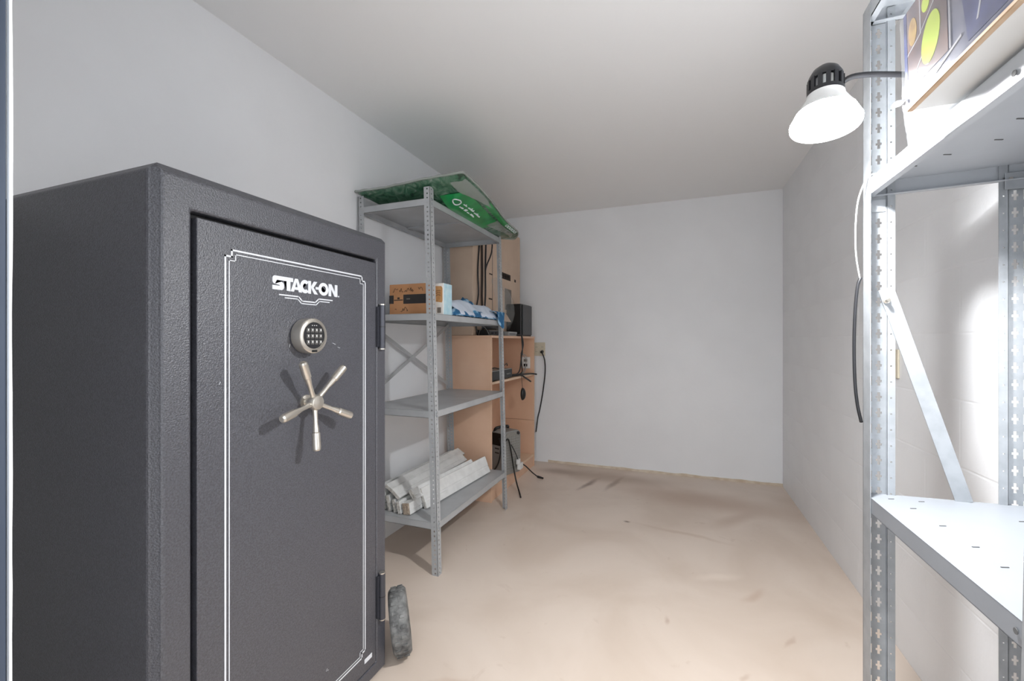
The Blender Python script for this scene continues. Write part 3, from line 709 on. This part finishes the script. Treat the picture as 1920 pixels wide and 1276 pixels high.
PW = [[(-1.30, 3.50, CZ-.02+.03), (-1.283, 3.56, CZ+.008), (-1.281, 3.58, CZ-.06), (-1.285, 3.60, CZ-.14), (-1.295, 3.60, ZS+.15), (-1.30, 3.57, ZS+.05), (-1.32, 3.52, ZS+.012)],
      [(-1.292, 3.54, CZ+.009), (-1.280, 3.57, CZ+.004), (-1.281, 3.61, CZ-.08), (-1.288, 3.58, ZS+.19), (-1.30, 3.62, ZS+.11), (-1.31, 3.66, ZS+.03), (-1.33, 3.60, ZS+.008)]]
for P, lab in zip(PW, ('dark cord dropping from the cabinet top towards the recorder', 'second dark cord twisted along the cord from the cabinet top')):
    tag(obj('power_cord', MB().tube(P, .0055, 7), M['black2'], smooth=True), lab, 'cable')  # power cords running down from the cabinet top
for k, lab in enumerate(('grey wire curving into the lower socket of the white outlet block', 'grey wire looping beside the white outlet block')):
    tag(obj('grey_wire', MB().tube([(-1.31, 3.62+.03*k, ZS+.20), (-1.30, 3.74, ZS+.17-.03*k), (-1.315, 3.78, ZS+.10), (-1.31, 3.70+.04*k, ZS+.03), (-1.34, 3.66, ZS+.006)], .003, 6), M['silver'], smooth=True), lab, 'wire')
for k, (P, lab) in enumerate((([(-1.34, 3.42, ZS+.02), (-1.30, 3.55, ZS+.016), (-1.285, 3.70, ZS+.01), (-1.278, 3.82, ZS+.004), (-1.25, 3.90, ZS-.006)], 'black cable jutting out over the cabinet shelf edge'),
                          ([(-1.33, 3.44, ZS+.010), (-1.288, 3.56, ZS+.010), (-1.270, 3.64, ZS-.02), (-1.255, 3.74, ZS-.06)], 'black cable drooping below the cabinet shelf edge'))):
    tag(obj('loose_cable', MB().tube(P, .0075, 7), M['black'], smooth=True), lab, 'cable')
ms = thing('computer_mouse', 'black computer mouse dangling below the cabinet shelf', 'computer mouse', (-1.268, 3.55, .72))
def mouse(u, v):
    a = 2*math.pi*u; b_ = math.pi*v
    return Vector((-1.268+.030*math.sin(b_)*math.cos(a)*(1 if math.cos(a) > 0 else .4), 3.552+.034*math.sin(b_)*math.sin(a), .735+.055*math.cos(b_)))
obj('mouse_body', MB().grid(mouse, 20, 14), M['black'], ms, smooth=True)
obj('scroll_wheel', MB().cyl((-1.252, 3.548, .765), (-1.252, 3.556, .765), .008, 12), M['gunmetal'], ms)
obj('mouse_cord', MB().tube([(-1.268, 3.552, .788), (-1.272, 3.55, .84), (-1.280, 3.55, ZS+.004), (-1.31, 3.55, ZS+.006), (-1.35, 3.54, ZS+.006)], .0022, 6), M['black2'], ms, smooth=True)

# heater on the cabinet bottom board
hz = .1155
he = thing('space_heater', 'grey portable heater with black handle in the bottom of the cabinet', 'heater', (-1.42, 3.22, hz))
HB = Matrix.Translation((-1.329, 3.322, hz)) @ Matrix.Rotation(R(-23), 4, 'Z')
def rr(w, h, r, n=5):
    o_ = []
    for cx_, cy_, a0 in ((w/2-r, h-r, 0), (-w/2+r, h-r, 90), (-w/2+r*.4, r*.4, 180), (w/2-r*.4, r*.4, 270)):
        rr_ = r if cy_ > h/2 else r*.4
        for i in range(n+1): a = R(a0+90*i/n); o_.append((cx_+rr_*math.cos(a), cy_+rr_*math.sin(a)))
    return o_
# local: x towards the aisle, y along the cabinet; profile in y,z extruded along x
HP = HB @ Matrix(((0,0,1,-.0775),(1,0,0,0),(0,1,0,0),(0,0,0,1)))
obj('heater_body', MB().prism(rr(.20, .350, .045), HP, .150), M['heater'], he, bevel=.008)
g = obj('grille', MB().prism([(p[0]*.86, p[1]*.9+.02) for p in rr(.20, .350, .045)], HB @ Matrix(((0,0,1,.0715),(1,0,0,0),(0,1,0,0),(0,0,0,1))), .006), M['grille'], he)
gb = MB()
for k in range(13): gb.box((.0770, -.080, .040+.021*k), (.0795, .080, .0435+.021*k), HB)
for k in range(8): gb.box((.0770, -.081+.0225*k, .035), (.0795, -.078+.0225*k, .310), HB)
gw = obj('grille_wire', gb, M['silver'], he)
for k in range(4): obj('vent_slot', MB().box((-.028, -.1012, .17+.035*k), (.020, -.0995, .180+.035*k), HB), M['black2'], he)
obj('handle', MB().tube([HB @ Vector(p) for p in ((-.06, -.075, .335), (-.05, -.07, .362), (-.03, -.04, .372), (-.02, .0, .374), (-.03, .05, .366), (-.05, .07, .335))], .012, 8), M['black'], he, smooth=True)
obj('side_grip', MB().box((-.070, -.104, .235), (.055, -.094, .335), HB @ Matrix.Translation((0, 0, 0))), M['black'], he, bevel=.004)
obj('control_knob', MB().cyl(HB @ Vector((.070, .06, .325)), HB @ Vector((.088, .06, .325)), .012, 14), M['black2'], he)
tag(obj('heater_cord', MB().tube([(-1.34, 3.20, hz+.30), (-1.31, 3.165, hz+.24), (-1.33, 3.165, hz+.12), (-1.37, 3.16, hz+.05), (-1.40, 3.15, hz+.012), (-1.34, 3.12, hz+.010), (-1.30, 3.16, hz+.03), (-1.29, 3.17, hz+.16), (-1.285, 3.17, hz+.26), (-1.262, 3.20, hz+.30), (-1.245, 3.22, hz+.20), (-1.23, 3.24, hz+.06), (-1.20, 3.22, .08), (-1.15, 3.16, .012), (-1.12, 3.10, .007)], .006, 7), M['black'], smooth=True), 'black cord draped over the heater and down to the floor', 'cable')
pl = thing('plug_adapter', 'small white plug adapter hanging in front of the heater grille', 'plug', (-1.21, 3.33, .2))
obj('adapter_body', MB().box((-1.225, 3.30, .150), (-1.195, 3.37, .200)).box((-1.222, 3.27, .20), (-1.200, 3.32, .240)), M['white'], pl, bevel=.005)
obj('adapter_cord', MB().tube([(-1.212, 3.29, .238), (-1.225, 3.26, .30), (-1.245, 3.22, .37)], .004, 7), M['black2'], pl, smooth=True)
pc2 = thing('lamp_plug', 'black cord end lying out over the floor at the cabinet corner', 'cable', (-1.2, 3.6, 0))
obj('cord', MB().tube([(-1.205, 3.372, .18), (-1.19, 3.42, .15), (-1.155, 3.50, .075), (-1.12, 3.56, .022)], .0055, 7), M['black'], pc2, smooth=True)
obj('plug_head', MB().cyl((-1.13, 3.552, .031), (-1.09, 3.585, .012), .011, 10, .008), M['black'], pc2)

# ------------------------------------------------------------------ outlet on the back wall, with plug and cord
ol = thing('wall_outlet', 'beige double outlet plate on the back wall beside the cabinet', 'outlet', (-1.285, YB, 1.115))
obj('cover_plate', MB().box((-1.345, YB-.006, 1.047), (-1.230, YB, 1.180)), M['beige'], ol, bevel=.003)
for x in (-1.318, -1.258):
    for z in (1.09, 1.135):
        r_ = obj('receptacle', MB().cyl((x, YB-.0055, z), (x, YB-.0085, z), .016, 16), M['beige'], ol)
        for q in (-.006, .006): obj('slot', MB().box((x+q-.0012, YB-.009, z-.004), (x+q+.0012, YB-.0083, z+.005)), M['slot'], r_)
oc = thing('plugged_cord', 'black power cord plugged into the back wall outlet and hanging down', 'cable', (-1.258, YB-.02, 1.09))
obj('plug_head', MB().cyl((-1.258, YB-.0088, 1.09), (-1.258, YB-.045, 1.085), .016, 12, .011), M['black'], oc, bevel=.002)
obj('cord', MB().tube([(-1.258, YB-.04, 1.086), (-1.240, YB-.06, 1.07), (-1.222, YB-.045, 1.00), (-1.226, YB-.02, .88), (-1.25, YB-.012, .70), (-1.283, YB-.010, .52), (-1.30, YB-.02, .44), (-1.31, YB-.05, .30)], .0062, 8), M['black2'], oc, smooth=True)
ro = thing('wall_outlet', 'narrow beige outlet plate on the right wall behind the rack brace', 'outlet', (XR, 2.14, 1.11))
obj('cover_plate', MB().box((XR-.007, 2.105, 1.052), (XR, 2.18, 1.165)), M['beige'], ro, bevel=.003)
for z in (1.088, 1.130): obj('receptacle', MB().cyl((XR-.0065, 2.142, z), (XR-.0095, 2.142, z), .016, 14), M['white'], ro)

# ------------------------------------------------------------------ right rack
QX0, QX1, QY0, QY1 = .455, .785, .788, 1.40
rk = thing('galvanised_rack', 'galvanised slotted rack with pale shelves against the right block wall', 'shelf', ((QX0+QX1)/2, (QY0+QY1)/2, 0))
QH = 2.075; qp = .0412; qn = int(QH/qp)
UQ = [0, .0145, .0185, .0265, .0300, .0360, .0395, .048]            # slot column and cross-shaped column
VQ = [0, .0110, .0165, .0200, .0260, .0295, .0350, qp]
holesQ = {(1, r_) for r_ in (1, 2, 3, 4, 5)} | {(4, r_) for r_ in (1, 2, 3, 4, 5)} | {(3, 3), (5, 3)}
UL = [0, .0070, .0105, .0175]; VL = [0, .020, .0235, qp]
def qpost(cx, cy, ux, uy, warp=None):
    mb = MB()
    # flange facing along Y
    mb.perf((cx, cy, 0), (ux, 0, 0), (0, 0, 1), (0, uy, 0), UQ, VQ, qp, qn, holesQ, .0016, warp)
    mb.perf((cx+ux*.048, cy+uy*.006, 0), (ux, 0, 0), (0, 0, 1), (0, uy, 0), UL, VL, qp, qn, {(1, 1)}, .0016, warp)
    mb.perf((cx+ux*.0475, cy, 0), (0, uy, 0), (0, 0, 1), (ux, 0, 0), [0, .0076], [0, qp], qp, qn, set(), .0014, warp)
    # flange facing along X
    mb.perf((cx, cy, 0), (0, uy, 0), (0, 0, 1), (ux, 0, 0), [0, .018, .022, .046], VQ, qp, qn, {(1, 2), (1, 3), (1, 4)} if ux < 0 else set(), .0016, warp)
    return mb
obj('post', qpost(QX0, QY1, 1, -1), M['galv'], rk)
obj('post', qpost(QX1, QY1, -1, -1), M['galv'], rk)
lean2 = lambda p: Vector((p[0], p[1]-.030*(p[2]-.75), p[2]))
obj('post', qpost(QX0, QY0, 1, 1, lean2), M['galv'], rk)
obj('post', qpost(QX1, QY0, -1, 1, lean2), M['galv'], rk)
def qtray(z, fl, m, tilt):
    TM = Matrix.Translation((QX0+.002, 0, z)) @ Matrix.Rotation(-tilt, 4, 'Y')
    mb = tray(0, QX1-QX0-.004, QY0-.03*(z-.75)+.001, QY1-.002, 0, fl, .0016, .016)
    mb.v = [tuple(TM @ Vector(p)) for p in mb.v]
    return obj('shelf', mb, m, rk, bevel=.0)
T1 = R(1.2)
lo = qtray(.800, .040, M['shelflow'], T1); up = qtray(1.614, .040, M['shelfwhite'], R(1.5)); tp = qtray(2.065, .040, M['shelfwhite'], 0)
for y, x in ((1.30, .52), (1.20, .53), (1.10, .535), (1.02, .535), (1.28, .70), (.94, .535), (1.36, .50), (1.36, .56)):
    zz = .800+(x-QX0)*math.tan(T1)
    obj('rivet_slot', MB().prism([(-.006, -.0013), (.006, -.0013), (.007, 0), (.006, .0013), (-.006, .0013), (-.007, 0)], Matrix.Translation((x, y, zz)) @ Matrix.Rotation(R(15), 4, 'Z') @ Matrix.Rotation(-T1, 4, 'Y'), .0012), M['slot'], lo)
for y, x in ((1.20, .62), (1.10, .60), (1.25, .56), (1.30, .52)):
    zz = 1.614-.0016+(x-QX0)*math.tan(R(1.5))
    obj('rivet_slot', MB().prism([(-.008, -.0014), (.008, -.0014), (.009, 0), (.008, .0014), (-.008, .0014), (-.009, 0)], Matrix.Translation((x, y, zz-.0014)) @ Matrix.Rotation(R(20), 4, 'Z'), .0012), M['slot'], up)
for z, x, y in ((.780, QX0, .846), (1.588, QX0, .849)):
    obj('bolt_hole', MB().cyl((x+.001, y, z), (x-.0002, y, z), .0045, 12), M['slot'], lo if z < 1 else up)
# diagonal brace on the far end, its bolt, and the gusset on the rear post
pa, pb = Vector((.505, 0, 1.315)), Vector((.655, 0, .802))
d = pb-pa; ang = math.atan2(d.z, d.x)
obj('diagonal_brace', MB().prism([(-.02, -.0165), (d.length, -.0165), (d.length, .0165), (-.02, .0165)], faceY(pa.x, QY1-.010, pa.z) @ Matrix.Rotation(ang, 4, 'Z'), .002), M['galv'], rk)
obj('brace_bolt', MB().lathe([(.008, 0), (.008, .004), (.005, .006), (.005, .014), (.004, .016)], faceY(.500, QY1-.012, 1.303), 10), M['nickel'], rk)
obj('gusset_plate', MB().box((.728, QY1-.013, 1.560), (.783, QY1-.011, 1.600)), M['galv'], rk, bevel=.003)
for x in (.738, .772): obj('rivet', MB().lathe([(.004, 0), (.003, .003)], faceY(x, QY1-.013, 1.585), 10), M['nickel'], rk)
obj('corner_clip', MB().box((.472, QY1-.0035, .752), (.507, QY1-.0020, .768)).box((.496, QY1-.006, .752), (.507, QY1-.0035, .774)), M['nickel'], rk)
obj('corner_clip', MB().box((.472, QY1-.0045, 1.535), (.502, QY1-.0025, 1.566)), M['shelfwhite'], rk)

# ------------------------------------------------------------------ printed box on the upper right shelf
BX0, BX1, BY0, BY1, BZ0, BZ1 = .395, .73, .715, 1.012, 1.6235, 1.800
bp_ = thing('printed_box', 'plastic-wrapped box with dark blue art overhanging the upper right shelf', 'box', ((BX0+BX1)/2, .87, BZ0))
BT = Matrix.Translation((BX0, BY1, BZ0)) @ Matrix.Rotation(R(-1.3), 4, 'Y') @ Matrix.Translation((-BX0, -BY1, -BZ0))
def bbox(name, a, b_, m, par=bp_, **k): return obj(name, MB().box(a, b_, BT), m, par, **k)
bbox('box_body', (BX0+.002, BY0, BZ0), (BX1, BY1, BZ1), M['boxwhite'], bevel=.002)
art = bbox('front_art', (BX0, BY0, BZ0+.0045), (BX0+.002, BY1, BZ1), M['artbase'])
bbox('kraft_edge', (BX0-.0006, BY0, BZ0), (BX0+.0022, BY1, BZ0+.0045), M['kraft'])
bbox('kraft_edge', (BX0+.001, BY0, BZ0-.0008), (BX0+.009, BY1, BZ0+.001), M['kraft'])
def artpoly(P, m, name, lift=.0008):
    Mx = BT @ Matrix(((0,0,-1,BX0),(-1,0,0,BY1),(0,1,0,BZ0),(0,0,0,1)))
    return obj(name, MB().prism(P, Mx, lift), m, art)
artpoly([(.012, .03), (.135, .03), (.135, .176), (.012, .176)], M['artbrown'], 'brown_panel')
artpoly([(.185, .012), (.29, .012), (.29, .176), (.165, .176), (.172, .09)], M['artblue'], 'blue_panel')
artpoly([(.0, .012), (.010, .012), (.010, .176), (.0, .176)], M['artblue'], 'blue_spine')
artpoly([(.088+.028*math.cos(R(a))-.006*math.sin(R(a)), .082+.034*math.sin(R(a))+.018*math.cos(R(a))) for a in range(0, 360, 15)], M['artgreen'], 'lime_oval', .0014)
artpoly([(.076+.012*math.cos(R(a)), .148+.014*math.sin(R(a))) for a in range(0, 360, 20)], M['artgreen'], 'lime_oval', .0014)
artpoly([(.032+.014*math.cos(R(a)), .128+.024*math.sin(R(a))) for a in range(0, 360, 20)], M['artgold'], 'gold_figure', .0014)
for P in ([(.012, .094), (.060, .108), (.060, .111), (.012, .097)], [(.056, .108), (.059, .108), (.059, .176), (.056, .176)], [(.060, .110), (.110, .140), (.110, .143), (.060, .113)], [(.107, .140), (.110, .140), (.110, .176), (.107, .176)],
          [(.012, .030), (.085, .085), (.085, .088), (.012, .033)], [(.140, .03), (.143, .03), (.143, .176), (.140, .176)], [(.150, .10), (.168, .12), (.168, .176), (.152, .176)], [(.205, .03), (.209, .03), (.250, .15), (.247, .15)], [(.10, .014), (.17, .03), (.17, .034), (.10, .018)], [(.02, .012), (.045, .05), (.043, .052), (.018, .014)]):
    artpoly(P, M['lineglint'], 'line_and_glint', .0012)  # printed lines, plus pale streaks painted to imitate reflections on the wrap
def film2(u, v):
    # clear sleeve wrapped tight round the face, a little wavy
    z = BZ0+.004+(BZ1-BZ0)*v; y = BY0+(BY1-BY0+.004)*u
    return BT @ Vector((BX0-.004-.0025*abs(fbm((u*9, v*5, 3), 3)), y, z))
obj('clear_sleeve', MB().grid(film2, 40, 28), M['sleeve'], bp_, smooth=True)
# loose white film hanging from the far end of the box down over the shelf front
def tail(u, v):
    # u along the far end of the box (front corner to shelf), v downwards
    x = BX0-.004+.105*u; y = BY1+.006+.010*math.sin(u*5)-.010*u
    z0 = BZ0+.012-.006*u; ln = .066-.040*u
    return Vector((x+.020*v*(1-u)+.012*math.sin(v*3)*u, y+.030*v*(1-u*.7)+.006*fbm((u*5, v*4, 8)), z0-ln*v))
tl = obj('film_tail', MB().grid(tail, 18, 12), M['whitefilm'], bp_, smooth=True)
obj('film_nub', MB().lathe([(.002, -.010), (.005, -.005), (.006, 0), (.004, .006), (.001, .010)], BT @ Matrix.Translation((BX0-.010, BY1+.004, BZ0+.020)) @ Matrix.Rotation(R(70), 4, 'Y'), 12), M['whitefilm'], bp_, smooth=True)

# ------------------------------------------------------------------ clip lamp
LP = Vector((.310, 1.170, 1.683))       # lens centre
lamp = thing('clip_lamp', 'black gooseneck clip lamp with a glowing flood bulb', 'lamp', (.60, 1.28, 1.618))
axis = Vector((-.04, -.12, -1)).normalized()            # the bulb looks down and a little into the room
q = (-axis).to_track_quat('Z', 'Y').to_matrix().to_4x4()
LM = Matrix.Translation(LP) @ q
def glow(name, st, col=(.98, .99, 1.0, 1)):
    m = bpy.data.materials.new(name); m.use_nodes = True; n_ = m.node_tree.nodes['Principled BSDF']
    n_.inputs['Base Color'].default_value = (.9, .9, .9, 1); n_.inputs['Emission Color'].default_value = col; n_.inputs['Emission Strength'].default_value = st
    return m
obj('bulb_lens', MB().lathe([(.067, .006), (.067, 0), (.038, -.001)], LM, 36, caps=False), glow('glowing_lens', 14.0), lamp, auto=60)
obj('bulb_core', MB().lathe([(.038, -.001), (.030, -.003), (0, -.004)], LM, 32, caps=False), glow('bright_led_core', LAMP), lamp, auto=60)
obj('bulb_shell', MB().lathe([(.068, .002), (.069, .010), (.058, .034)], LM, 36, caps=False), glow('translucent_bulb_shell', 75.0), lamp, auto=40)
obj('bulb_neck', MB().lathe([(.058, .034), (.046, .054), (.037, .070), (.037, .076), (.0, .076)], LM, 36, caps=False), M['white'], lamp, auto=40)
# vented socket cover: ring of ribs between two bands
sock = obj('socket_cap', MB().lathe([(.034, .112), (.033, .122), (.026, .136), (.014, .146), (.006, .150), (0, .151)], LM, 32, caps=False).lathe([(.036, .070), (.036, .086), (.033, .086), (.033, .070)], LM, 32, caps=False), M['black2'], lamp, auto=40)
for k in range(14):
    a = 2*math.pi*k/14
    obj('vent_rib', MB().box((.031, -.0042, .084), (.0355, .0042, .114), LM @ Matrix.Rotation(a, 4, 'Z')), M['black2'], sock)
obj('socket_core', MB().lathe([(.022, .07), (.022, .116), (0, .116)], LM, 20, caps=False), M['white'], lamp, auto=40)
a0 = LM @ Vector((.034, 0, .1)); 
obj('gooseneck', MB().tube([LM @ Vector((0, 0, .10)) + Vector((.028, .004, 0)), (.37, 1.185, 1.794), (.44, 1.21, 1.797), (.52, 1.24, 1.790), (.58, 1.27, 1.76), (.605, 1.285, 1.70), (.605, 1.285, 1.635)], .0062, 10), M['black2'], lamp, smooth=True)
obj('clamp_base', MB().box((.575, 1.255, 1.6215), (.635, 1.315, 1.640)), M['black2'], lamp, bevel=.004)
# the lamp's cord, white then black, running down the far front post
obj('white_cord', MB().tube([(.50, 1.36, 1.622), (.462, 1.362, 1.624), (.447, 1.364, 1.606), (.434, 1.368, 1.56), (.430, 1.372, 1.49), (.434, 1.38, 1.42), (.4462, 1.392, 1.36)], .0017, 7), M['cordwhite'], lamp, smooth=True)
obj('black_cord', MB().tube([(.4475, 1.392, 1.365), (.440, 1.390, 1.34), (.434, 1.388, 1.27), (.432, 1.388, 1.18), (.434, 1.388, 1.09), (.440, 1.390, 1.03), (.4495, 1.394, .985)], .0038, 8), M['black2'], lamp, smooth=True)
